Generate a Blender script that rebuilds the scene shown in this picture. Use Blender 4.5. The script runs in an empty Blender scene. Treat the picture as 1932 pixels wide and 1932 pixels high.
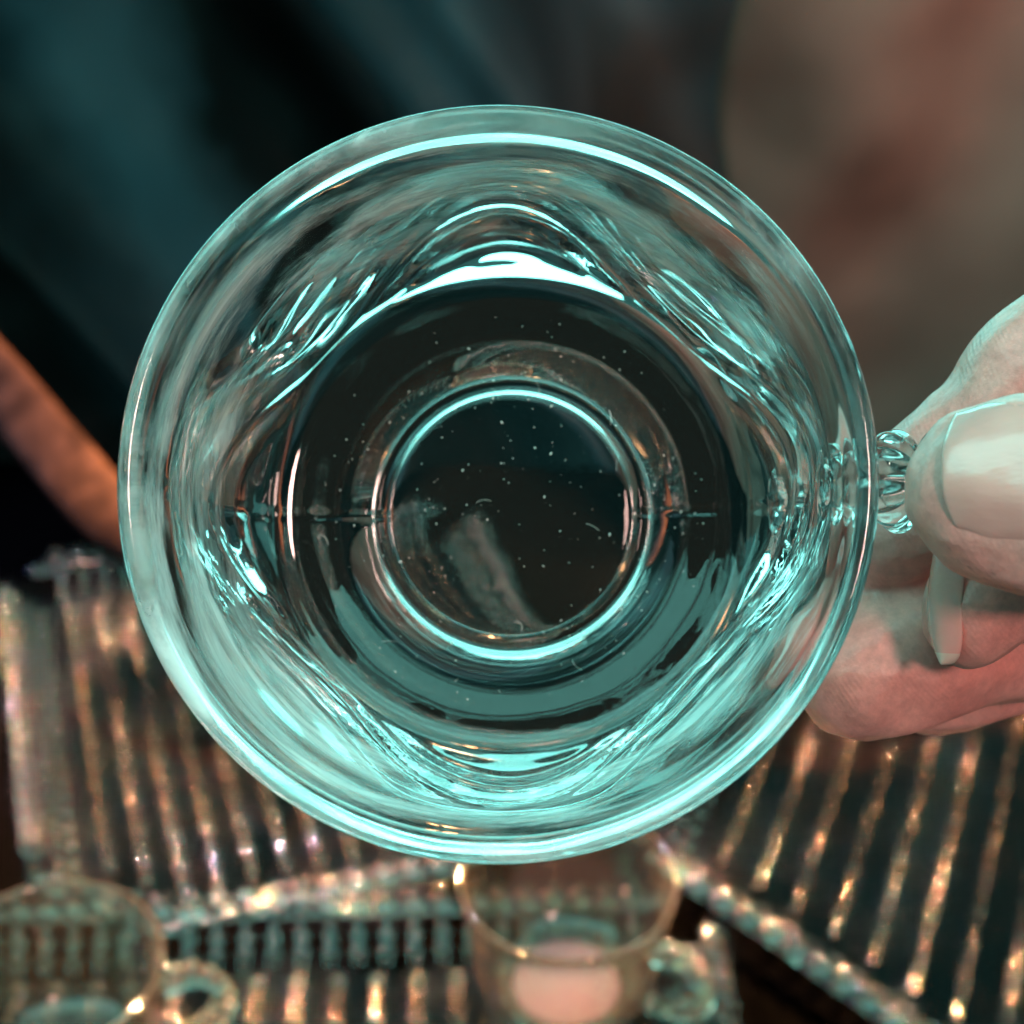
import bpy, bmesh, math, random
from mathutils import Vector, Matrix, noise
R = math.radians
random.seed(7)
scene = bpy.context.scene
COL = scene.collection

# ------------------------------------------------------------------ camera
CAM = Vector((0, 0, 0.5)); PITCH = R(32); HW = 0.30
FWD = Vector((0, math.cos(PITCH), -math.sin(PITCH)))
UP = Vector((0, math.sin(PITCH), math.cos(PITCH)))
RT = Vector((1, 0, 0))
cd = bpy.data.cameras.new('camera'); cam = bpy.data.objects.new('camera', cd); COL.objects.link(cam)
cam.location = CAM; cam.rotation_euler = (R(90) - PITCH, 0, 0)
cd.sensor_width = 36; cd.lens = 60; cd.clip_start = 0.005; cd.clip_end = 20
cd.dof.use_dof = True; cd.dof.focus_distance = 0.192; cd.dof.aperture_fstop = 28.0
scene.camera = cam

# ------------------------------------------------------------------ world and lamps
w = bpy.data.worlds.new('World'); scene.world = w; w.use_nodes = True
w.node_tree.nodes['Background'].inputs[0].default_value = (0.22, 0.80, 0.74, 1)
w.node_tree.nodes['Background'].inputs[1].default_value = 0.11

def area(name, loc, target, sx, sy, col, power, shape='RECTANGLE', spread=180):
    l = bpy.data.lights.new(name, 'AREA'); l.shape = shape; l.size = sx; l.size_y = sy
    l.color = col; l.energy = power; l.spread = R(spread)
    o = bpy.data.objects.new(name, l); COL.objects.link(o); o.location = loc
    o.rotation_euler = (Vector(target) - Vector(loc)).to_track_quat('-Z', 'Y').to_euler()
    return o
# teal awning light overhead, warm spots added for glints, a weak lavender side light
area('awning_light', (-0.50, 0.02, 1.4), (-0.45, 0.04, 0.3), 2.6, 0.85, (0.25, 0.82, 0.74), 27.0).rotation_euler = (0, 0, 0)
area('daylight_under_awning', (-0.1, 1.9, 0.51), (-0.1, 0.2, 0.42), 4.4, 0.48, (0.21, 0.82, 0.75), 32.0)
def spot(name, loc, target, col, power, cone, rad):
    l = bpy.data.lights.new(name, 'SPOT'); l.color = col; l.energy = power; l.spot_size = R(cone); l.spot_blend = 0.4; l.shadow_soft_size = rad
    o = bpy.data.objects.new(name, l); COL.objects.link(o); o.location = loc
    o.rotation_euler = (Vector(target) - Vector(loc)).to_track_quat('-Z', 'Y').to_euler()
spot('hand_fill', (0.38, -0.62, 1.05), (0.098, 0.17, 0.378), (1.0, 0.60, 0.52), 112, 10.0, 0.2)  # added narrow spot that warms the hand alone, no real source
spot('cloth_fill', (0.9, -0.2, 0.95), (0.22, 0.90, 0.22), (1.0, 0.66, 0.55), 50, 13, 0.12)  # added spot to brighten the brown cloth, no lamp stands there
spot('warm_glint_spot', (-0.80, 1.65, 0.98), (-0.06, 0.56, 0), (1.0, 0.47, 0.19), 4600, 24, 0.03)  # warm spots added from three sides to make glints on the tray glass
spot('warm_glint_spot', (0.85, 1.60, 0.98), (0.10, 0.54, 0), (1.0, 0.47, 0.19), 1700, 24, 0.03)
spot('warm_glint_spot', (-0.2, 1.15, 1.6), (0.0, 0.48, 0), (1.0, 0.47, 0.19), 4600, 20, 0.03)
spot('blue_gap_light', (-0.9, 0.9, 0.9), (-0.05, 0.6, 0), (0.5, 0.55, 1.0), 350, 30, 0.03)

scene.view_settings.view_transform = 'Standard'
scene.view_settings.look = 'None'
scene.view_settings.exposure = 0.30
scene.view_settings.gamma = 1.0
cy = scene.cycles
cy.max_bounces = 13; cy.transmission_bounces = 13; cy.glossy_bounces = 8; cy.diffuse_bounces = 4
cy.transparent_max_bounces = 16; cy.caustics_reflective = True; cy.caustics_refractive = True
cy.blur_glossy = 0.2; cy.sample_clamp_indirect = 12.0; cy.sample_clamp_direct = 0
cy.use_denoising = True; cy.use_adaptive_sampling = True; cy.adaptive_threshold = 0.035

def P(px, py, d):
    """point at a picture position (1932 px frame) and a distance along the axis"""
    return CAM + d * (FWD + RT * ((px - 966) / 966 * HW) - UP * ((py - 966) / 966 * HW))
def G(px, py, z=0.0):
    v = FWD + RT * ((px - 966) / 966 * HW) - UP * ((py - 966) / 966 * HW)
    return CAM + v * ((z - CAM.z) / v.z)

# ------------------------------------------------------------------ materials
def new_mat(name):
    m = bpy.data.materials.new(name); m.use_nodes = True
    return m, m.node_tree, m.node_tree.nodes['Principled BSDF']
def glass(name, col, rough, ior=1.5, bump=0.0, bscale=60):
    m, nt, b = new_mat(name)
    b.inputs['Base Color'].default_value = (*col, 1); b.inputs['Roughness'].default_value = rough
    b.inputs['IOR'].default_value = ior; b.inputs['Transmission Weight'].default_value = 1.0
    if bump:
        tc = nt.nodes.new('ShaderNodeTexCoord'); n = nt.nodes.new('ShaderNodeTexNoise')
        n.inputs['Scale'].default_value = bscale; n.inputs['Detail'].default_value = 3
        bp = nt.nodes.new('ShaderNodeBump'); bp.inputs['Strength'].default_value = bump; bp.inputs['Distance'].default_value = 0.001
        nt.links.new(tc.outputs['Object'], n.inputs['Vector']); nt.links.new(n.outputs['Fac'], bp.inputs['Height'])
        nt.links.new(bp.outputs['Normal'], b.inputs['Normal'])
    return m
M_CUP = glass('clear_pressed_glass', (0.97, 1.0, 0.99), 0.0, 1.51, 0.03, 140)
HAZE = 0.68
def film(m):
    nt = m.node_tree; b = nt.nodes['Principled BSDF']
    tc = nt.nodes.new('ShaderNodeTexCoord'); sep = nt.nodes.new('ShaderNodeSeparateXYZ')
    mr = nt.nodes.new('ShaderNodeMapRange'); mr.interpolation_type = 'SMOOTHSTEP'
    mr.inputs['From Min'].default_value = 0.012; mr.inputs['From Max'].default_value = 0.022
    mp = nt.nodes.new('ShaderNodeMapping'); mp.inputs['Scale'].default_value = (110, 110, 45)
    n = nt.nodes.new('ShaderNodeTexNoise'); n.inputs['Scale'].default_value = 1.0; n.inputs['Detail'].default_value = 6
    r = nt.nodes.new('ShaderNodeMapRange'); r.inputs['From Min'].default_value = 0.42; r.inputs['From Max'].default_value = 0.72
    r.inputs['To Max'].default_value = 0.16
    mu = nt.nodes.new('ShaderNodeMath'); mu.operation = 'MULTIPLY'
    nt.links.new(tc.outputs['Object'], sep.inputs[0]); nt.links.new(sep.outputs['Z'], mr.inputs['Value'])
    nt.links.new(tc.outputs['Object'], mp.inputs['Vector']); nt.links.new(mp.outputs['Vector'], n.inputs['Vector'])
    nt.links.new(n.outputs['Fac'], r.inputs['Value']); nt.links.new(r.outputs[0], mu.inputs[0]); nt.links.new(mr.outputs[0], mu.inputs[1])
    fl = nt.nodes.new('ShaderNodeMath'); fl.operation = 'MULTIPLY_ADD'; fl.inputs[1].default_value = 0.12; 
    nt.links.new(r.outputs[0], fl.inputs[0]); nt.links.new(mu.outputs[0], fl.inputs[2]); nt.links.new(fl.outputs[0], b.inputs['Roughness'])
    mp2 = nt.nodes.new('ShaderNodeMapping'); mp2.inputs['Scale'].default_value = (26, 26, 150)
    n2 = nt.nodes.new('ShaderNodeTexNoise'); n2.inputs['Scale'].default_value = 1.0; n2.inputs['Detail'].default_value = 9; n2.inputs['Distortion'].default_value = 0.6
    n2.inputs['Roughness'].default_value = 0.62
    h = nt.nodes.new('ShaderNodeMapRange'); h.inputs['From Min'].default_value = 0.47; h.inputs['From Max'].default_value = 0.63; h.inputs['To Max'].default_value = HAZE
    hz = nt.nodes.new('ShaderNodeMapRange'); hz.interpolation_type = 'SMOOTHSTEP'
    hz.inputs['From Min'].default_value = 0.020; hz.inputs['From Max'].default_value = 0.036
    m2 = nt.nodes.new('ShaderNodeMath'); m2.operation = 'MULTIPLY'
    sb = nt.nodes.new('ShaderNodeMath'); sb.operation = 'SUBTRACT'; sb.inputs[0].default_value = 1.0
    nt.links.new(tc.outputs['Object'], mp2.inputs['Vector']); nt.links.new(mp2.outputs['Vector'], n2.inputs['Vector'])
    nt.links.new(sep.outputs['Z'], hz.inputs['Value'])
    nt.links.new(n2.outputs['Fac'], h.inputs['Value']); nt.links.new(h.outputs[0], m2.inputs[0]); nt.links.new(hz.outputs[0], m2.inputs[1])
    cl = nt.nodes.new('ShaderNodeMapRange'); cl.interpolation_type = 'SMOOTHSTEP'
    cl.inputs['From Min'].default_value = 0.030; cl.inputs['From Max'].default_value = 0.0345; cl.inputs['To Min'].default_value = 1.0; cl.inputs['To Max'].default_value = 0.15
    m3 = nt.nodes.new('ShaderNodeMath'); m3.operation = 'MULTIPLY'
    nt.links.new(sep.outputs['X'], cl.inputs['Value']); nt.links.new(m2.outputs[0], m3.inputs[0]); nt.links.new(cl.outputs[0], m3.inputs[1])
    nt.links.new(m3.outputs[0], sb.inputs[1]); nt.links.new(sb.outputs[0], b.inputs['Transmission Weight'])
film(M_CUP)
M_BEAD = glass('clear_bead_glass', (0.98, 1.0, 0.99), 0.0, 1.51)
M_CUP2 = glass('clear_glass_cups_behind', (1.0, 0.95, 0.84), 0.02, 1.5)
M_CUP2.node_tree.nodes['Principled BSDF'].inputs['Transmission Weight'].default_value = 0.997
M_TRAY = glass('clear_ribbed_glass', (1.0, 0.96, 0.93), 0.025, 1.5)
def cloth_mat(name, c1, c2, scale, rough=0.85, sheen=0.0):
    m, nt, b = new_mat(name)
    tc = nt.nodes.new('ShaderNodeTexCoord'); n = nt.nodes.new('ShaderNodeTexNoise')
    n.inputs['Scale'].default_value = scale; n.inputs['Detail'].default_value = 4
    r = nt.nodes.new('ShaderNodeValToRGB')
    r.color_ramp.elements[0].position = 0.38; r.color_ramp.elements[0].color = (*c1, 1)
    r.color_ramp.elements[1].position = 0.66; r.color_ramp.elements[1].color = (*c2, 1)
    wv = nt.nodes.new('ShaderNodeTexWave'); wv.inputs['Scale'].default_value = 400
    bp = nt.nodes.new('ShaderNodeBump'); bp.inputs['Strength'].default_value = 0.3; bp.inputs['Distance'].default_value = 0.0005
    nt.links.new(tc.outputs['Object'], n.inputs['Vector']); nt.links.new(n.outputs['Fac'], r.inputs['Fac'])
    nt.links.new(r.outputs['Color'], b.inputs['Base Color'])
    nt.links.new(tc.outputs['Object'], wv.inputs['Vector']); nt.links.new(wv.outputs['Fac'], bp.inputs['Height'])
    nt.links.new(bp.outputs['Normal'], b.inputs['Normal'])
    b.inputs['Roughness'].default_value = rough; b.inputs['Specular IOR Level'].default_value = 0.0
    b.inputs['Sheen Weight'].default_value = sheen
    return m
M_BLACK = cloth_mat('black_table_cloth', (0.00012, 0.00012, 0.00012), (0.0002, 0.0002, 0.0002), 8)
M_TEAL = cloth_mat('dark_teal_cloth', (0.012, 0.026, 0.030), (0.030, 0.055, 0.062), 6)
def fold_shade(m):  # lit and shaded folds put into the cloth colour as teal and black bands
    nt = m.node_tree; b = nt.nodes['Principled BSDF']
    tc = nt.nodes.new('ShaderNodeTexCoord'); dp = nt.nodes.new('ShaderNodeVectorMath'); dp.operation = 'DOT_PRODUCT'
    dp.inputs[1].default_value = (0.916, 0.0, 0.40)
    n = nt.nodes.new('ShaderNodeTexNoise'); n.inputs['Scale'].default_value = 9; n.inputs['Detail'].default_value = 3
    ma = nt.nodes.new('ShaderNodeMath'); ma.operation = 'MULTIPLY_ADD'; ma.inputs[1].default_value = 0.07; ma.inputs[2].default_value = 0.265
    ad = nt.nodes.new('ShaderNodeMath'); ad.operation = 'ADD'
    r = nt.nodes.new('ShaderNodeValToRGB'); e = r.color_ramp.elements
    K = (0.003, 0.003, 0.0035, 1); T = (0.042, 0.066, 0.084, 1); D = (0.012, 0.020, 0.026, 1)
    st = [(-0.29, K), (-0.262, D), (-0.235, K), (-0.205, D), (-0.175, T), (-0.145, T), (-0.112, K), (-0.045, K), (-0.012, D), (0.05, T), (0.10, D), (0.2, T)]
    e[0].position = 0.0; e[0].color = K; e[1].position = 1.0; e[1].color = D
    for q, c in st:
        el = e.new(q + 0.3); el.color = c
    nt.links.new(tc.outputs['Object'], dp.inputs[0]); nt.links.new(tc.outputs['Object'], n.inputs['Vector'])
    nt.links.new(n.outputs['Fac'], ma.inputs[0]); nt.links.new(ma.outputs[0], ad.inputs[0]); nt.links.new(dp.outputs['Value'], ad.inputs[1])
    nt.links.new(ad.outputs[0], r.inputs['Fac']); nt.links.new(r.outputs['Color'], b.inputs['Base Color'])
    b.inputs['Roughness'].default_value = 0.55; b.inputs['Specular IOR Level'].default_value = 0.15
fold_shade(M_TEAL)
M_DARK = cloth_mat('black_cloth', (0.006, 0.006, 0.007), (0.010, 0.010, 0.012), 6)
M_BROWN = cloth_mat('brown_cloth', (0.12, 0.066, 0.055), (0.40, 0.21, 0.175), 2.4)
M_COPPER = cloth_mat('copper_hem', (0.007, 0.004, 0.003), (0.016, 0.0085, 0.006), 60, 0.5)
M_PINK = cloth_mat('pink_paper', (0.25, 0.19, 0.33), (0.28, 0.22, 0.37), 12, 0.7)

def skin_mat():
    m, nt, b = new_mat('skin')
    tc = nt.nodes.new('ShaderNodeTexCoord')
    n = nt.nodes.new('ShaderNodeTexNoise'); n.inputs['Scale'].default_value = 90; n.inputs['Detail'].default_value = 5
    r = nt.nodes.new('ShaderNodeValToRGB')
    r.color_ramp.elements[0].position = 0.3; r.color_ramp.elements[0].color = (0.74, 0.27, 0.24, 1)
    r.color_ramp.elements[1].position = 0.7; r.color_ramp.elements[1].color = (0.86, 0.40, 0.35, 1)
    nt.links.new(tc.outputs['Object'], n.inputs['Vector']); nt.links.new(n.outputs['Fac'], r.inputs['Fac'])
    nf = nt.nodes.new('ShaderNodeTexNoise'); nf.inputs['Scale'].default_value = 620; nf.inputs['Detail'].default_value = 6; nf.inputs['Roughness'].default_value = 0.7
    rf = nt.nodes.new('ShaderNodeMapRange'); rf.inputs['From Min'].default_value = 0.35; rf.inputs['From Max'].default_value = 0.65; rf.inputs['To Min'].default_value = 0.84; rf.inputs['To Max'].default_value = 1.06
    ml = nt.nodes.new('ShaderNodeVectorMath'); ml.operation = 'SCALE'
    nt.links.new(tc.outputs['Object'], nf.inputs['Vector']); nt.links.new(nf.outputs['Fac'], rf.inputs['Value'])
    nt.links.new(r.outputs['Color'], ml.inputs[0]); nt.links.new(rf.outputs[0], ml.inputs['Scale'])
    nt.links.new(ml.outputs[0], b.inputs['Base Color'])
    mp = nt.nodes.new('ShaderNodeMapping'); mp.inputs['Rotation'].default_value = (R(25), R(35), R(20))
    wv = nt.nodes.new('ShaderNodeTexWave'); wv.inputs['Scale'].default_value = 560; wv.inputs['Distortion'].default_value = 5.0
    wv.inputs['Detail'].default_value = 1.5; wv.inputs['Detail Scale'].default_value = 0.25
    n2 = nt.nodes.new('ShaderNodeTexNoise'); n2.inputs['Scale'].default_value = 520; n2.inputs['Detail'].default_value = 5
    nt.links.new(tc.outputs['Object'], mp.inputs['Vector']); nt.links.new(mp.outputs['Vector'], wv.inputs['Vector'])
    nt.links.new(tc.outputs['Object'], n2.inputs['Vector'])
    b1 = nt.nodes.new('ShaderNodeBump'); b1.inputs['Strength'].default_value = 0.2; b1.inputs['Distance'].default_value = 0.00012
    b2 = nt.nodes.new('ShaderNodeBump'); b2.inputs['Strength'].default_value = 0.8; b2.inputs['Distance'].default_value = 0.0003
    n3 = nt.nodes.new('ShaderNodeTexNoise'); n3.inputs['Scale'].default_value = 130; n3.inputs['Detail'].default_value = 2
    nt.links.new(tc.outputs['Object'], n3.inputs['Vector'])
    mm = nt.nodes.new('ShaderNodeMapRange'); mm.inputs['From Min'].default_value = 0.45; mm.inputs['From Max'].default_value = 0.65
    mx = nt.nodes.new('ShaderNodeMath'); mx.operation = 'MULTIPLY'
    nt.links.new(n3.outputs['Fac'], mm.inputs['Value']); nt.links.new(mm.outputs[0], mx.inputs[0]); nt.links.new(wv.outputs['Fac'], mx.inputs[1])
    nt.links.new(mx.outputs[0], b1.inputs['Height']); nt.links.new(n2.outputs['Fac'], b2.inputs['Height'])
    nt.links.new(b1.outputs['Normal'], b2.inputs['Normal']); nt.links.new(b2.outputs['Normal'], b.inputs['Normal'])
    b.inputs['Roughness'].default_value = 0.42
    b.inputs['Subsurface Weight'].default_value = 0.22; b.inputs['Subsurface Radius'].default_value = (1.0, 0.35, 0.2)
    b.inputs['Subsurface Scale'].default_value = 0.004
    return m
M_SKIN = skin_mat()
def nail_mat():
    m, nt, b = new_mat('nail')
    tc = nt.nodes.new('ShaderNodeTexCoord')
    n = nt.nodes.new('ShaderNodeTexNoise'); n.inputs['Scale'].default_value = 120
    r = nt.nodes.new('ShaderNodeValToRGB')
    r.color_ramp.elements[0].color = (0.74, 0.32, 0.29, 1); r.color_ramp.elements[1].color = (0.86, 0.43, 0.38, 1)
    nt.links.new(tc.outputs['Object'], n.inputs['Vector']); nt.links.new(n.outputs['Fac'], r.inputs['Fac'])
    nt.links.new(r.outputs['Color'], b.inputs['Base Color'])
    mp = nt.nodes.new('ShaderNodeMapping'); mp.inputs['Scale'].default_value = (60, 1400, 1400)
    nr = nt.nodes.new('ShaderNodeTexNoise'); nr.inputs['Scale'].default_value = 1.0; nr.inputs['Detail'].default_value = 2
    bp = nt.nodes.new('ShaderNodeBump'); bp.inputs['Strength'].default_value = 0.25; bp.inputs['Distance'].default_value = 0.0002
    nt.links.new(tc.outputs['Object'], mp.inputs['Vector']); nt.links.new(mp.outputs['Vector'], nr.inputs['Vector'])
    nt.links.new(nr.outputs['Fac'], bp.inputs['Height']); nt.links.new(bp.outputs['Normal'], b.inputs['Normal']); nt.links.new(bp.outputs['Normal'], b.inputs['Coat Normal'])
    b.inputs['Roughness'].default_value = 0.25; b.inputs['Coat Weight'].default_value = 0.7; b.inputs['Coat Roughness'].default_value = 0.2
    b.inputs['Subsurface Weight'].default_value = 0.2; b.inputs['Subsurface Scale'].default_value = 0.002
    return m
M_NAIL = nail_mat()
m, nt, b = new_mat('nail_free_edge'); b.inputs['Base Color'].default_value = (0.70, 0.50, 0.43, 1); b.inputs['Roughness'].default_value = 0.35
M_NAILTIP = m
m, nt, b = new_mat('dust'); b.inputs['Base Color'].default_value = (0.7, 0.68, 0.64, 1); b.inputs['Roughness'].default_value = 0.9
M_DUST = m

# ------------------------------------------------------------------ helpers
def mk(name, verts, faces, mat, parent=None, smooth=True, matrix=None):
    me = bpy.data.meshes.new(name); me.from_pydata([tuple(v) for v in verts], [], faces); me.update()
    if smooth: me.shade_smooth()
    me.materials.append(mat)
    return link(name, me, parent, matrix)
def link(name, me, parent=None, matrix=None):
    o = bpy.data.objects.new(name, me); COL.objects.link(o)
    if parent: o.parent = parent
    if matrix is not None: o.matrix_local = matrix
    return o
def empty(name, matrix, label, cat, group=None):
    o = bpy.data.objects.new(name, None); COL.objects.link(o); o.matrix_world = matrix; o.empty_display_size = 0.02
    tag(o, label, cat, group); return o
def tag(o, label, cat, group=None, kind=None):
    o['label'] = label; o['category'] = cat
    if group: o['group'] = group
    if kind: o['kind'] = kind
def frame(loc, x, z):
    z = z.normalized(); x = (x - z * x.dot(z)).normalized(); y = z.cross(x)
    m = Matrix((x, y, z)).transposed().to_4x4(); m.translation = loc; return m
def catmull(pts, n):
    out = []; k = len(pts)
    for i in range(k - 1):
        p0 = pts[max(i - 1, 0)]; p1 = pts[i]; p2 = pts[i + 1]; p3 = pts[min(i + 2, k - 1)]
        for j in range(n):
            t = j / n
            out.append([0.5 * (2 * b + (c - a) * t + (2 * a - 5 * b + 4 * c - d) * t * t + (3 * b - a - 3 * c + d) * t ** 3)
                        for a, b, c, d in zip(p0, p1, p2, p3)])
    out.append(list(pts[-1])); return out
def smoothstep(a, b, x):
    t = min(1, max(0, (x - a) / (b - a))); return t * t * (3 - 2 * t)
def uv_sphere(nu, nv, sx, sy, sz, flat=None, scallop=0.0):
    V = []; F = []
    for i in range(nv + 1):
        th = math.pi * i / nv
        for j in range(nu):
            ph = 2 * math.pi * j / nu
            z = math.cos(th) * sz
            if flat: z = max(-flat, min(flat, z))
            k = 1 + scallop * math.cos(9 * ph) * math.sin(th)
            V.append((math.sin(th) * math.cos(ph) * sx * k, math.sin(th) * math.sin(ph) * sy * k, z))
    for i in range(nv):
        for j in range(nu):
            F.append((i * nu + j, (i + 1) * nu + j, (i + 1) * nu + (j + 1) % nu, i * nu + (j + 1) % nu))
    bm = bmesh.new(); vs = [bm.verts.new(v) for v in V]
    for f in F: bm.faces.new([vs[k] for k in f])
    bmesh.ops.remove_doubles(bm, verts=bm.verts, dist=1e-7)
    bmesh.ops.recalc_face_normals(bm, faces=bm.faces)
    return bm
def ball(sub):
    bm = bmesh.new(); bmesh.ops.create_icosphere(bm, subdivisions=sub, radius=1)
    bm.verts.index_update()
    v = [q.co.copy() for q in bm.verts]; f = [tuple(q.index for q in fc.verts) for fc in bm.faces]; bm.free()
    return v, f
def bm_mesh(name, bm, mat):
    me = bpy.data.meshes.new(name); bm.to_mesh(me); bm.free(); me.shade_smooth(); me.materials.append(mat); return me

# ------------------------------------------------------------------ the surface and the cloths behind
def grid(name, fn, nu, nv, mat, thick=None):
    V = [fn(i / nu, j / nv) for j in range(nv + 1) for i in range(nu + 1)]
    F = [(j * (nu + 1) + i, j * (nu + 1) + i + 1, (j + 1) * (nu + 1) + i + 1, (j + 1) * (nu + 1) + i) for j in range(nv) for i in range(nu)]
    o = mk(name, V, F, mat)
    if thick:
        s = o.modifiers.new('thickness', 'SOLIDIFY'); s.thickness = thick
    return o
def table_fn(u, v):
    x = -0.42 + 0.84 * u; y = 0.2 + 0.66 * v
    return (x, y, 0.0015 * noise.noise((x * 6, y * 6, 0)) - 0.003)
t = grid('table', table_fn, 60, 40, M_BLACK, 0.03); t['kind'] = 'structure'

def drape(x0, x1, z0, z1, yb, lean, amp, freq, ang, seed):
    ca, sa = math.cos(ang), math.sin(ang)
    def fn(u, v):
        x = x0 + (x1 - x0) * u; z = z0 + (z1 - z0) * v
        s = x * ca + z * sa
        q = s * freq + 1.3 * noise.noise((x * 3 + seed, z * 3, seed))
        f = math.sin(q) + 0.35 * math.sin(2.3 * q + 1.1)
        y = yb + lean * (z - z0) - amp * f - 0.012 * noise.noise((x * 14, z * 14, seed))
        return (x + 0.3 * amp * math.cos(q), y, z)
    return fn
o = grid('hanging_cloth', drape(-0.75, 0.20, -0.12, 0.29, 0.98, 0.10, 0.058, 26, R(32), 3.0), 160, 110, M_TEAL, 0.002)
tag(o, 'dark teal and black cloth in diagonal folds behind the glassware, fold shade in its colour', 'cloth')
o = grid('brown_cloth', drape(0.125, 0.85, -0.12, 0.29, 0.885, 0.10, 0.020, 20, R(-20), 9.0), 100, 100, M_BROWN, 0.002)
for v in o.data.vertices:
    k = max(0.0, 1 - (v.co.x - 0.10) / 0.12)
    v.co.y += 0.02 * k * k; v.co.x += (0.02 * math.sin(v.co.z * 21) - 0.25 * (0.2 - v.co.z) * 0.5) * k
tag(o, 'brown cloth hanging at upper right behind the fingers', 'cloth')

# ------------------------------------------------------------------ the cup
PROFILE = [(0.0, 0.95), (9, 0.93), (15.4, 0.85), (16.3, 0.5), (16.9, 0.12), (17.6, 0.0), (18.3, 0.2), (19.0, 1.1), (22.5, 3.6), (27.5, 5.2),
           (32.4, 7.6), (34.6, 11.0), (35.3, 15.0), (35.7, 18), (36.2, 26), (36.6, 36), (37.2, 43.5), (38.4, 47.6), (39.5, 49.8), (40.0, 51.6), (39.8, 53.2), (38.9, 54.0),
           (37.9, 53.7), (37.2, 52.4), (36.7, 49.5), (35.8, 45), (34.6, 37), (33.2, 28), (32.2, 20), (31.6, 14.5), (31.3, 11.6), (30.8, 9.6), (29.4, 8.5),
           (26, 8.1), (17, 7.9), (8, 7.85), (0.0, 7.8)]
NOUT = 19   # profile knots up to here lie on the outside
PROFILE2 = [(0.0, 0.0), (10, 0.0), (20, 0.0), (25, 0.4), (29.5, 2.6), (33.0, 8.0), (34.6, 16), (35.6, 26), (36.4, 36), (37.6, 46), (39.4, 51),
            (39.6, 53.2), (38.4, 53.8), (37.2, 52), (35.2, 46), (33.6, 36), (32.6, 26), (31.4, 16), (29.8, 9.4), (27.0, 6.0), (22, 4.6), (10, 4.2), (0.0, 4.2)]
def cup_mesh(name, mat, nt_, npf, detail, PF=PROFILE, NO=NOUT):
    prof = catmull(PF, npf); n_out = NO * npf
    V = []; F = []
    for k, (r, z) in enumerate(prof):
        for j in range(nt_):
            th = 2 * math.pi * j / nt_
            rr, zz = max(r, 0), z
            c, s = math.cos(th), math.sin(th)
            if k <= n_out and detail:
                lob = smoothstep(5, 15, z) * (1 - smoothstep(33, 46, z))
                zs = z - 9 * math.cos(4 * th)
                rr += lob * (0.7 * math.exp(-((zs - 23) / 3.0) ** 2) + 1.5 * math.cos(4 * th) + 0.45 * math.cos(8 * th + 0.4))
                if detail:
                    nn = noise.noise((c * 2.2, s * 2.2, z * 0.07)); n2 = noise.noise((c * 6 + 5, s * 6, z * 0.16))
                    amt = smoothstep(3, 9, z) * (1 - smoothstep(44, 50, z))
                    rr += amt * (0.42 * nn + 0.16 * n2)
                    seam = math.exp(-((abs(s) * r) / 0.35) ** 2) * (1 if r > 3 else 0)
                    rr += 0.20 * seam * smoothstep(3, 8, z)
                    if z < 5 and r < 30: zz -= 0.10 * seam * smoothstep(15, 18, r)
                    if r < 12.6: zz += 0.03 * noise.noise((r * c * 0.09, r * s * 0.25, 3.1)) * (1 - smoothstep(9, 12.5, r))
            elif detail:
                band = smoothstep(11, 16, z) * (1 - smoothstep(34, 44, z))
                zs = z - 8.5 * math.cos(4 * th) - 4 * noise.noise((c * 1.5, s * 1.5, 2))
                rr += band * (0.8 * math.cos(4 * th) + 0.17 * math.sin(zs * 0.75) - 0.55 * math.exp(-((zs - 25) / 2.4) ** 2) - 0.3 * math.exp(-((zs - 16) / 1.6) ** 2))
                rr += 0.16 * noise.noise((c * 3, s * 3, z * 0.10 + 9)) * smoothstep(9, 14, z) * (1 - smoothstep(44, 50, z))
                if r < 26: zz += 0.04 * noise.noise((r * c * 0.06 + 4, r * s * 0.06, 1.7))
            V.append((rr * c / 1000, rr * s / 1000, zz / 1000))
    m = len(prof)
    for k in range(m - 1):
        for j in range(nt_):
            F.append((k * nt_ + j, k * nt_ + (j + 1) % nt_, (k + 1) * nt_ + (j + 1) % nt_, (k + 1) * nt_ + j))
    bm = bmesh.new(); vs = [bm.verts.new(v) for v in V]
    for f in F: bm.faces.new([vs[i] for i in f])
    bmesh.ops.remove_doubles(bm, verts=bm.verts, dist=2e-7)
    bmesh.ops.recalc_face_normals(bm, faces=bm.faces)
    return bm_mesh(name, bm, mat)
LOOP = [(39.2, 40.8), (42.6, 43.6), (47.5, 45.2), (53.5, 43.2), (57.6, 38.0), (58.4, 31.5), (55.6, 25.0), (50.5, 20.5), (46.0, 17.6), (41.5, 16.0), (37.8, 15.4)]
def loop_points(step):
    fine = catmull(LOOP, 40); pts = []; acc = 0; last = fine[0]
    L = [0.0]
    for a, b in zip(fine, fine[1:]): L.append(L[-1] + math.dist(a, b))
    n = round(L[-1] / step); sp = L[-1] / n; out = []
    for i in range(n + 1):
        t = i * sp; k = min(range(len(L)), key=lambda q: abs(L[q] - t))
        a = fine[max(k - 1, 0)]; b = fine[min(k + 1, len(fine) - 1)]
        out.append((fine[k], math.atan2(b[1] - a[1], b[0] - a[0])))
    return out, sp
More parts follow.
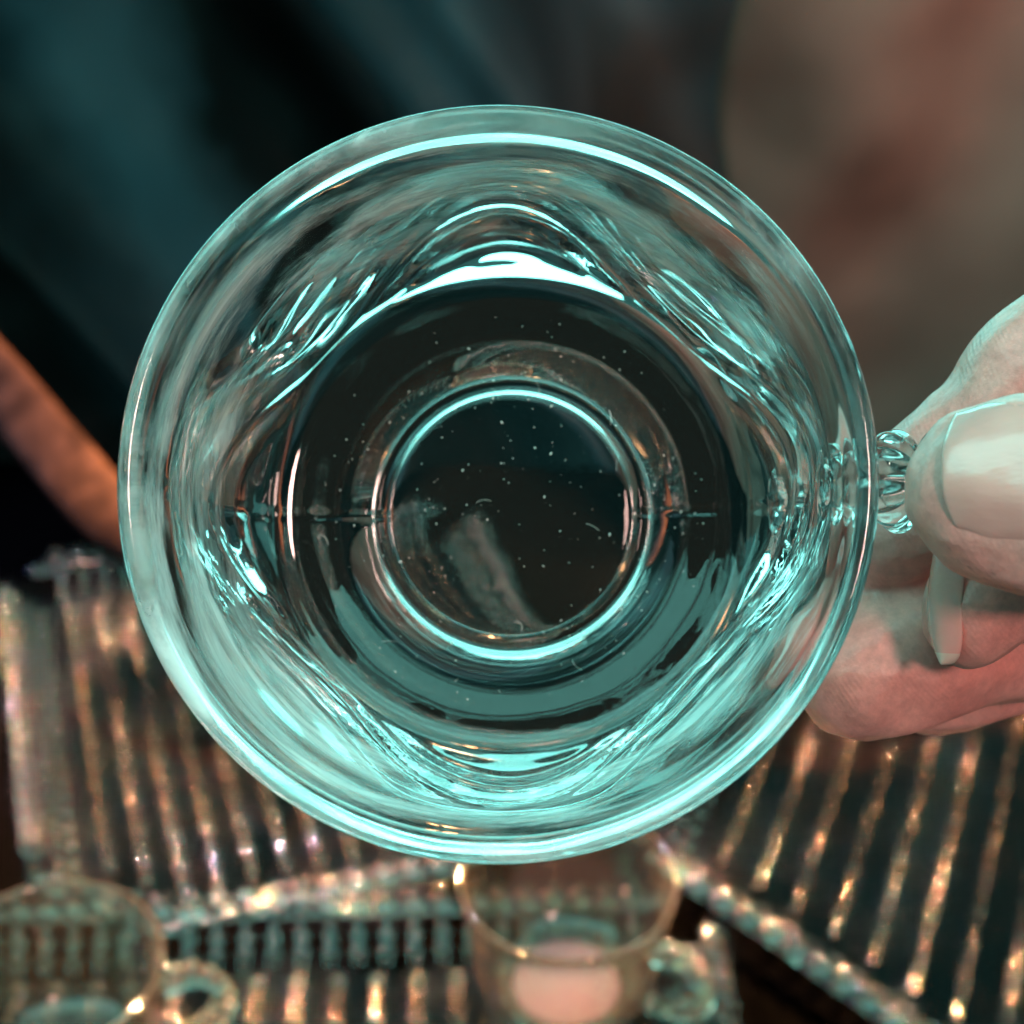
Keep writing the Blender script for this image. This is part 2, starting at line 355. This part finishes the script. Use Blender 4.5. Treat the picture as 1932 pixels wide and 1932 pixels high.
def tube_mesh(name, pts, rad, seg, mat):
    V = []; F = []
    for i, ((x, z), a) in enumerate(pts):
        nx, nz = -math.sin(a), math.cos(a)
        for j in range(seg):
            t = 2 * math.pi * j / seg
            V.append(((x + rad * math.cos(t) * nx) / 1000, rad * math.sin(t) / 1000, (z + rad * math.cos(t) * nz) / 1000))
    for i in range(len(pts) - 1):
        for j in range(seg): F.append((i * seg + j, i * seg + (j + 1) % seg, (i + 1) * seg + (j + 1) % seg, (i + 1) * seg + j))
    F.append(tuple(range(seg))[::-1]); F.append(tuple(range((len(pts) - 1) * seg, len(pts) * seg)))
    me = bpy.data.meshes.new(name); me.from_pydata(V, [], F); me.update(); me.shade_smooth(); me.materials.append(mat)
    return me
def make_cup(matrix, label, bowl_me, handle_me, bead_me, beads):
    c = empty('glass_cup', matrix, label, 'cup', 'matching clear glass cups with beaded handles')
    link('bowl', bowl_me, c)
    h = link('handle', handle_me[0], c); link('lug', handle_me[1], h)
    for (x, z), a, s in beads:
        # bead axis (local z) along the loop
        mt = Matrix.Translation((x / 1000, 0, z / 1000)) @ Matrix.Rotation(math.pi / 2 - a, 4, 'Y') @ Matrix.Diagonal((s, s, 1, 1))
        link('bead', bead_me, h, mt)
    return c
hp, sp = loop_points(5.0)
beads = [(p, a, 0.92 + 0.14 * math.sin(i * 1.1)) for i, (p, a) in enumerate(hp)]
core, _ = loop_points(1.6)
bead_me = bm_mesh('bead', uv_sphere(72, 26, 0.0053, 0.0053, 0.0033, None, 0.05), M_BEAD)
bead_me2 = bm_mesh('bead', uv_sphere(16, 10, 0.0045, 0.0045, 0.0032), M_CUP2)
rim_c = P(933, 900, 0.1775); base_c = P(963, 966, 0.224)
axis = (rim_c - base_c).normalized()
mat_cup = frame(rim_c - axis * 0.054, RT + UP * 0.01, axis)
# the handle's own mesh is the pair of lugs that fuse it to the wall; the beads ring between them
lug = (tube_mesh('handle', core[:2], 3.0, 24, M_BEAD), tube_mesh('lug', core[-2:], 3.0, 24, M_BEAD))
lug2 = (tube_mesh('handle', core[:2], 3.0, 12, M_CUP2), tube_mesh('lug', core[-2:], 3.0, 12, M_CUP2))
cup = make_cup(mat_cup, 'large clear glass cup held up by its handle, looking down into it', cup_mesh('bowl', M_CUP, 288, 6, True), lug, bead_me, beads)
# dust and lint lying on the cup's floor
bm = bmesh.new(); SV, SF = ball(1)
for i in range(230):
    rr = 26 * math.sqrt(random.random()); th = random.random() * 6.283
    s = random.uniform(0.03, 0.09) if random.random() < 0.9 else random.uniform(0.09, 0.16)
    x = Matrix.Translation((rr * math.cos(th) / 1000, rr * math.sin(th) / 1000, (8.05 + (0.2 if rr > 18 else 0) + (0.3 if rr > 23 else 0)) / 1000)) @ Matrix.Rotation(random.random() * 6, 4, 'Z') @ Matrix.Diagonal((s * random.uniform(0.8, 2.2) / 1000, s / 1000, s * 0.6 / 1000, 1))
    vs = [bm.verts.new(x @ v) for v in SV]
    for fc in SF: bm.faces.new([vs[k] for k in fc])
for i in range(12):
    rr = 25 * math.sqrt(random.random()); th = random.random() * 6.283; d = random.random() * 6.283; cur = random.uniform(-0.5, 0.5)
    x, y = rr * math.cos(th), rr * math.sin(th); ring = None
    for k in range(10):
        z = 8.1 + (0.5 if math.hypot(x, y) > 18 else 0)
        vs = []
        for q in range(4):
            a = q * math.pi / 2; o2 = 0.022
            vs.append(bm.verts.new(((x - math.sin(d) * math.cos(a) * o2) / 1000, (y + math.cos(d) * math.cos(a) * o2) / 1000, (z + math.sin(a) * o2) / 1000)))
        if ring:
            for q in range(4): bm.faces.new((ring[q], ring[(q + 1) % 4], vs[(q + 1) % 4], vs[q]))
        ring = vs; d += cur * 0.6; x += 0.22 * math.cos(d); y += 0.22 * math.sin(d)
        if math.hypot(x, y) > 26: break
du = link('dust', bm_mesh('dust', bm, M_DUST), cup); du['kind'] = 'stuff'

# ------------------------------------------------------------------ the hand
def chain(spec):
    """(px, py, depth, radius mm, flat) joints -> dense list of ellipsoids"""
    pts = [(*P(a, b2, d), r / 1000, f) for a, b2, d, r, f in spec]
    return catmull(pts, 10)
FINGERS = {
 'thumb': [(1836, 922, .1765, 7.6, .82), (1880, 926, .1755, 9.6, .80), (1935, 930, .175, 10.7, .80), (2010, 942, .175, 11.2, .84), (2120, 962, .180, 11.2, .9), (2240, 985, .188, 12, 1), (2380, 1030, .205, 16, 1)],
 'index': [(1672, 1012, .2075, 7.0, 1), (1712, 965, .208, 8.3, 1), (1780, 900, .207, 8.7, 1), (1880, 810, .205, 8.6, 1), (1985, 690, .203, 9.4, 1), (2120, 660, .206, 9.4, 1), (2270, 800, .215, 11, 1), (2420, 1000, .22, 15, 1)],
 'middle': [(1606, 1278, .2085, 7.4, 1), (1640, 1262, .209, 9.2, 1), (1720, 1235, .210, 9.6, 1), (1850, 1205, .213, 9.0, 1), (2000, 1170, .216, 9.6, 1), (2200, 1100, .222, 11, 1), (2420, 1050, .226, 15, 1)],
 'ring': [(1745, 1290, .222, 6.8, 1), (1800, 1268, .224, 8.2, 1), (1900, 1235, .227, 8.6, 1), (2050, 1200, .230, 8.8, 1), (2250, 1150, .234, 11, 1), (2420, 1100, .236, 14, 1)],
 'curl': [(1826, 1180, .1945, 5.2, 1), (1838, 1155, .1945, 6.3, 1), (1883, 1110, .195, 7.2, 1), (1985, 1080, .198, 8.0, 1), (2130, 1110, .206, 8.6, 1), (2300, 1130, .220, 11, 1), (2440, 1120, .232, 13, 1)],
 'palm': [(2420, 950, .212, 17, 1), (2460, 1120, .232, 17, 1), (2620, 1120, .235, 22, .9), (2850, 1180, .24, 23, .85), (3100, 1300, .25, 22, .85), (3500, 1520, .27, 25, .9), (4000, 1800, .30, 29, 1)],
}
SV, SF = ball(2)
V = []; F = []
for spec in FINGERS.values():
    for (x, y, z, r, f) in chain(spec):
        c0 = Vector((x, y, z)); n0 = len(V)
        V += [c0 + RT * (v.x * r) + UP * (v.y * r) + FWD * (v.z * r * f) for v in SV]
        F += [tuple(n0 + i for i in fc) for fc in SF]
tmp = mk('hand_tmp', V, F, M_SKIN)
md = tmp.modifiers.new('r', 'REMESH'); md.mode = 'VOXEL'; md.voxel_size = 0.0007; md.use_smooth_shade = True
md = tmp.modifiers.new('s', 'SMOOTH'); md.factor = 0.5; md.iterations = 9
dg = bpy.context.evaluated_depsgraph_get(); dg.update()
hm = bpy.data.meshes.new_from_object(tmp.evaluated_get(dg)); hm.name = 'hand'
bpy.data.objects.remove(tmp)
co = [v.co + v.normal * (noise.noise(v.co * 160) * 0.0004 + noise.noise(v.co * 500) * 0.00008) for v in hm.vertices]
hm.vertices.foreach_set('co', [c for v in co for c in v]); hm.update()
hm.materials.clear(); hm.materials.append(M_SKIN); hm.shade_smooth()
hand = link('hand', hm)
tag(hand, 'hand gripping the beaded handle, thumbnail facing the camera', 'hand')

from mathutils.bvhtree import BVHTree
hb = BVHTree.FromPolygons([v.co.copy() for v in hm.vertices], [tuple(p.vertices) for p in hm.polygons])
def plate(name, V, nu, nv, thick):
    F = [(j * (nu + 1) + i, j * (nu + 1) + i + 1, (j + 1) * (nu + 1) + i + 1, (j + 1) * (nu + 1) + i) for j in range(nv) for i in range(nu)]
    o = mk(name, V, F, M_NAIL, hand); o.data.materials.append(M_NAILTIP)
    for k, p in enumerate(o.data.polygons):
        if k % nu < TIPCOLS: p.material_index = 1
    md = o.modifiers.new('thickness', 'SOLIDIFY'); md.thickness = thick; md.offset = 0
    md = o.modifiers.new('round', 'SUBSURF'); md.levels = 1; md.render_levels = 1
    return o
# thumbnail: sampled on the thumb's skin, domed across and sunk into the folds at its sides
nu, nv = 26, 22; V = []
TIPCOLS = 0
for j in range(nv + 1):
    for i in range(nu + 1):
        s_, t_ = i / nu, j / nv * 2 - 1
        x = 1772 + 34 * abs(t_) ** 2.4 + s_ * 250
        y = 888 + t_ * 130 * (0.84 + 0.16 * smoothstep(0, 0.3, s_)) + s_ * 6
        hit = hb.ray_cast(P(x, y, 0.14), (P(x, y, 0.2) - P(x, y, 0.14)).normalized())
        p = hit[0] if hit[0] is not None else P(x, y, 0.172)
        lift = 0.0011 * (1 - abs(t_) ** 2.5) - 0.0004 + 0.0001 * (1 - smoothstep(0, 0.2, s_))
        V.append(p - FWD * lift)
plate('thumbnail', V, nu, nv, 0.0005)
# the nail of the curled finger, seen almost from its edge
nu, nv = 18, 10; V = []
TIPCOLS = 2
Wd = (FWD * -0.86 + RT * 0.50); Nd = (RT * -0.86 - FWD * 0.50)
for j in range(nv + 1):
    for i in range(nu + 1):
        s_, t_ = i / nu, j / nv * 2 - 1
        hw = 0.0027 * math.sqrt(max(0.012, 1 - (1 - min(1, s_ / 0.42)) ** 2.2))
        base = P(1779 + 4 * s_ - 12 * math.sin(s_ * 3), 1252 - 210 * s_, 0.1925)
        V.append(base + Wd * (t_ * hw + 0.0012) + Nd * (0.0014 * (1 - t_ * t_)))
plate('fingernail', V, nu, nv, 0.0003)

# ------------------------------------------------------------------ trays
def rib_mesh(L, rad, period, mat, seg=10, wave=0.2):
    V = []; F = []; n = max(6, int(L / 0.0018))
    for i in range(n + 1):
        y = L * i / n
        r = rad * (1 + wave * math.cos(2 * math.pi * y / period))
        e = min(y, L - y)
        if e < rad: r *= math.sqrt(max(0.02, 1 - (1 - e / rad) ** 2))
        for j in range(seg):
            t2 = 2 * math.pi * j / seg
            V.append((r * math.cos(t2), y, r * math.sin(t2)))
    for i in range(n):
        for j in range(seg): F.append((i * seg + j, (i + 1) * seg + j, (i + 1) * seg + (j + 1) % seg, i * seg + (j + 1) % seg))
    F.append(tuple(range(seg))); F.append(tuple(range(n * seg, (n + 1) * seg))[::-1])
    me = bpy.data.meshes.new('rib'); me.from_pydata(V, [], F); me.update(); me.shade_smooth(); me.materials.append(mat)
    return me
TB = bm_mesh('rim_bead', uv_sphere(16, 10, 0.0047, 0.0047, 0.0047), M_TRAY)
SIDE = rib_mesh(0.020, 0.0028, 0.0065, M_TRAY, 10); SIDE.name = 'side_rib'
def make_tray(label, origin, rot, poly, spacing, rad, period, z0=0.0, wave=0.2):
    t = empty('glass_tray', Matrix.Translation((origin.x, origin.y, z0)) @ Matrix.Rotation(rot, 4, 'Z'), label, 'tray', 'clear ribbed glass trays with beaded rims')
    n = len(poly)
    bm = bmesh.new()
    lo = [bm.verts.new((x, y, 0.001)) for x, y in poly]; hi = [bm.verts.new((x, y, 0.0042)) for x, y in poly]
    bm.faces.new(lo[::-1]); bm.faces.new(hi)
    for i in range(n): bm.faces.new((lo[i], lo[(i + 1) % n], hi[(i + 1) % n], hi[i]))
    me = bpy.data.meshes.new('panel'); bm.to_mesh(me); bm.free(); me.materials.append(M_TRAY); link('panel', me, t)
    xs = [p[0] for p in poly]; x = min(xs) + spacing * 0.6; cache = {}
    while x < max(xs) - spacing * 0.4:
        ys = []
        for i in range(n):
            (x1, y1), (x2, y2) = poly[i], poly[(i + 1) % n]
            if (x1 - x) * (x2 - x) < 0: ys.append(y1 + (y2 - y1) * (x - x1) / (x2 - x1))
        if len(ys) >= 2:
            a, b2 = min(ys) + 0.004, max(ys) - 0.004
            if b2 - a > 0.012:
                k = round((b2 - a) * 1000)
                if k not in cache: cache[k] = rib_mesh(k / 1000, rad, period, M_TRAY, 10, wave)
                link('rib', cache[k], t, Matrix.Translation((x, a, 0.0043 + rad * 1.24)))
        x += spacing
    # sloping side: short ribs fanned outward, a rim rod along their tops and beads on the rod
    RISE = R(38); reach = 0.020
    cx = sum(xs) / n; cyy = sum(p[1] for p in poly) / n
    for i in range(n):
        p1, p2 = Vector(poly[i]), Vector(poly[(i + 1) % n]); d = p2 - p1; Ln = d.length; d.normalize()
        out = Vector((d.y, -d.x))
        if out.dot(p1 - Vector((cx, cyy))) < 0: out = -out
        m_ = max(1, int(Ln / 0.0105))
        az = math.atan2(out.y, out.x) - math.pi / 2
        for k in range(m_):
            q = p1 + d * (Ln * (k + 0.5) / m_) + out * 0.0015
            link('side_rib', SIDE, t, Matrix.Translation((q.x, q.y, 0.005)) @ Matrix.Rotation(az, 4, 'Z') @ Matrix.Rotation(RISE, 4, 'X'))
            e = q + out * (reach * math.cos(RISE) + 0.004)
            link('rim_bead', TB, t, Matrix.Translation((e.x, e.y, 0.005 + reach * math.sin(RISE) + 0.004)))
        s_ = p1 + out * 0.021 - d * 0.010; L2 = Ln + 0.020
        link('rim', rib_mesh(L2, 0.0024, 10.0, M_TRAY, 8), t, Matrix.Translation((s_.x, s_.y, 0.0155)) @ Matrix.Rotation(math.atan2(d.y, d.x) - math.pi / 2, 4, 'Z'))
    return t
# back-left tray
make_tray('ribbed glass tray at left, warm glints along its near edge', Vector((-0.025, 0.527, 0)), R(17),
          [(-0.145, 0.03), (-0.115, 0.0), (0.05, 0.0), (0.05, 0.225), (-0.145, 0.225)], 0.0138, 0.0024, 0.0175, 0.001, 0.22)
# right tray with a clipped corner
make_tray('ribbed glass tray at right below the fingers', Vector((0.150, 0.475, 0)), R(-21),
          [(-0.085, 0.015), (-0.030, -0.010), (0.06, -0.055), (0.16, -0.055), (0.16, 0.24), (-0.085, 0.24)], 0.0170, 0.0022, 0.0200, 0.001, 0.14)
# front tray under the cups
make_tray('ribbed glass tray at the bottom edge, under the two standing cups', Vector((-0.07, 0.460, 0)), R(2),
          [(-0.20, -0.17), (0.125, -0.17), (0.125, 0.0), (-0.20, 0.0)], 0.0150, 0.0026, 0.0200, 0.001, 0.14)

# ------------------------------------------------------------------ pink sheet and cups standing behind
g = G(1068, 1856, 0.0125); bm = bmesh.new()
bmesh.ops.create_circle(bm, cap_ends=True, segments=48, radius=0.0205, matrix=Matrix.Translation((g.x, g.y, 0.0118)))
bmesh.ops.solidify(bm, geom=bm.faces[:], thickness=0.0004); bmesh.ops.recalc_face_normals(bm, faces=bm.faces)
o = link('paper_coaster', bm_mesh('paper_coaster', bm, M_PINK)); tag(o, 'round pink paper coaster under the cup at bottom centre', 'coaster')

cup2_me = cup_mesh('bowl', M_CUP2, 96, 3, False, PROFILE2, 11)
def standing(px, py, z, rz, label):
    g = G(px, py, z)
    make_cup(Matrix.Translation(g) @ Matrix.Rotation(rz, 4, 'Z'), label, cup2_me, lug2, bead_me2, beads)
standing(1068, 1856, 0.0125, R(-38), 'out-of-focus glass cup standing at bottom centre on a pink coaster')
standing(128, 2020, 0.0125, R(4), 'out-of-focus glass cup at bottom left, beaded handle pointing right')
# copper-brown hem lying behind on the left
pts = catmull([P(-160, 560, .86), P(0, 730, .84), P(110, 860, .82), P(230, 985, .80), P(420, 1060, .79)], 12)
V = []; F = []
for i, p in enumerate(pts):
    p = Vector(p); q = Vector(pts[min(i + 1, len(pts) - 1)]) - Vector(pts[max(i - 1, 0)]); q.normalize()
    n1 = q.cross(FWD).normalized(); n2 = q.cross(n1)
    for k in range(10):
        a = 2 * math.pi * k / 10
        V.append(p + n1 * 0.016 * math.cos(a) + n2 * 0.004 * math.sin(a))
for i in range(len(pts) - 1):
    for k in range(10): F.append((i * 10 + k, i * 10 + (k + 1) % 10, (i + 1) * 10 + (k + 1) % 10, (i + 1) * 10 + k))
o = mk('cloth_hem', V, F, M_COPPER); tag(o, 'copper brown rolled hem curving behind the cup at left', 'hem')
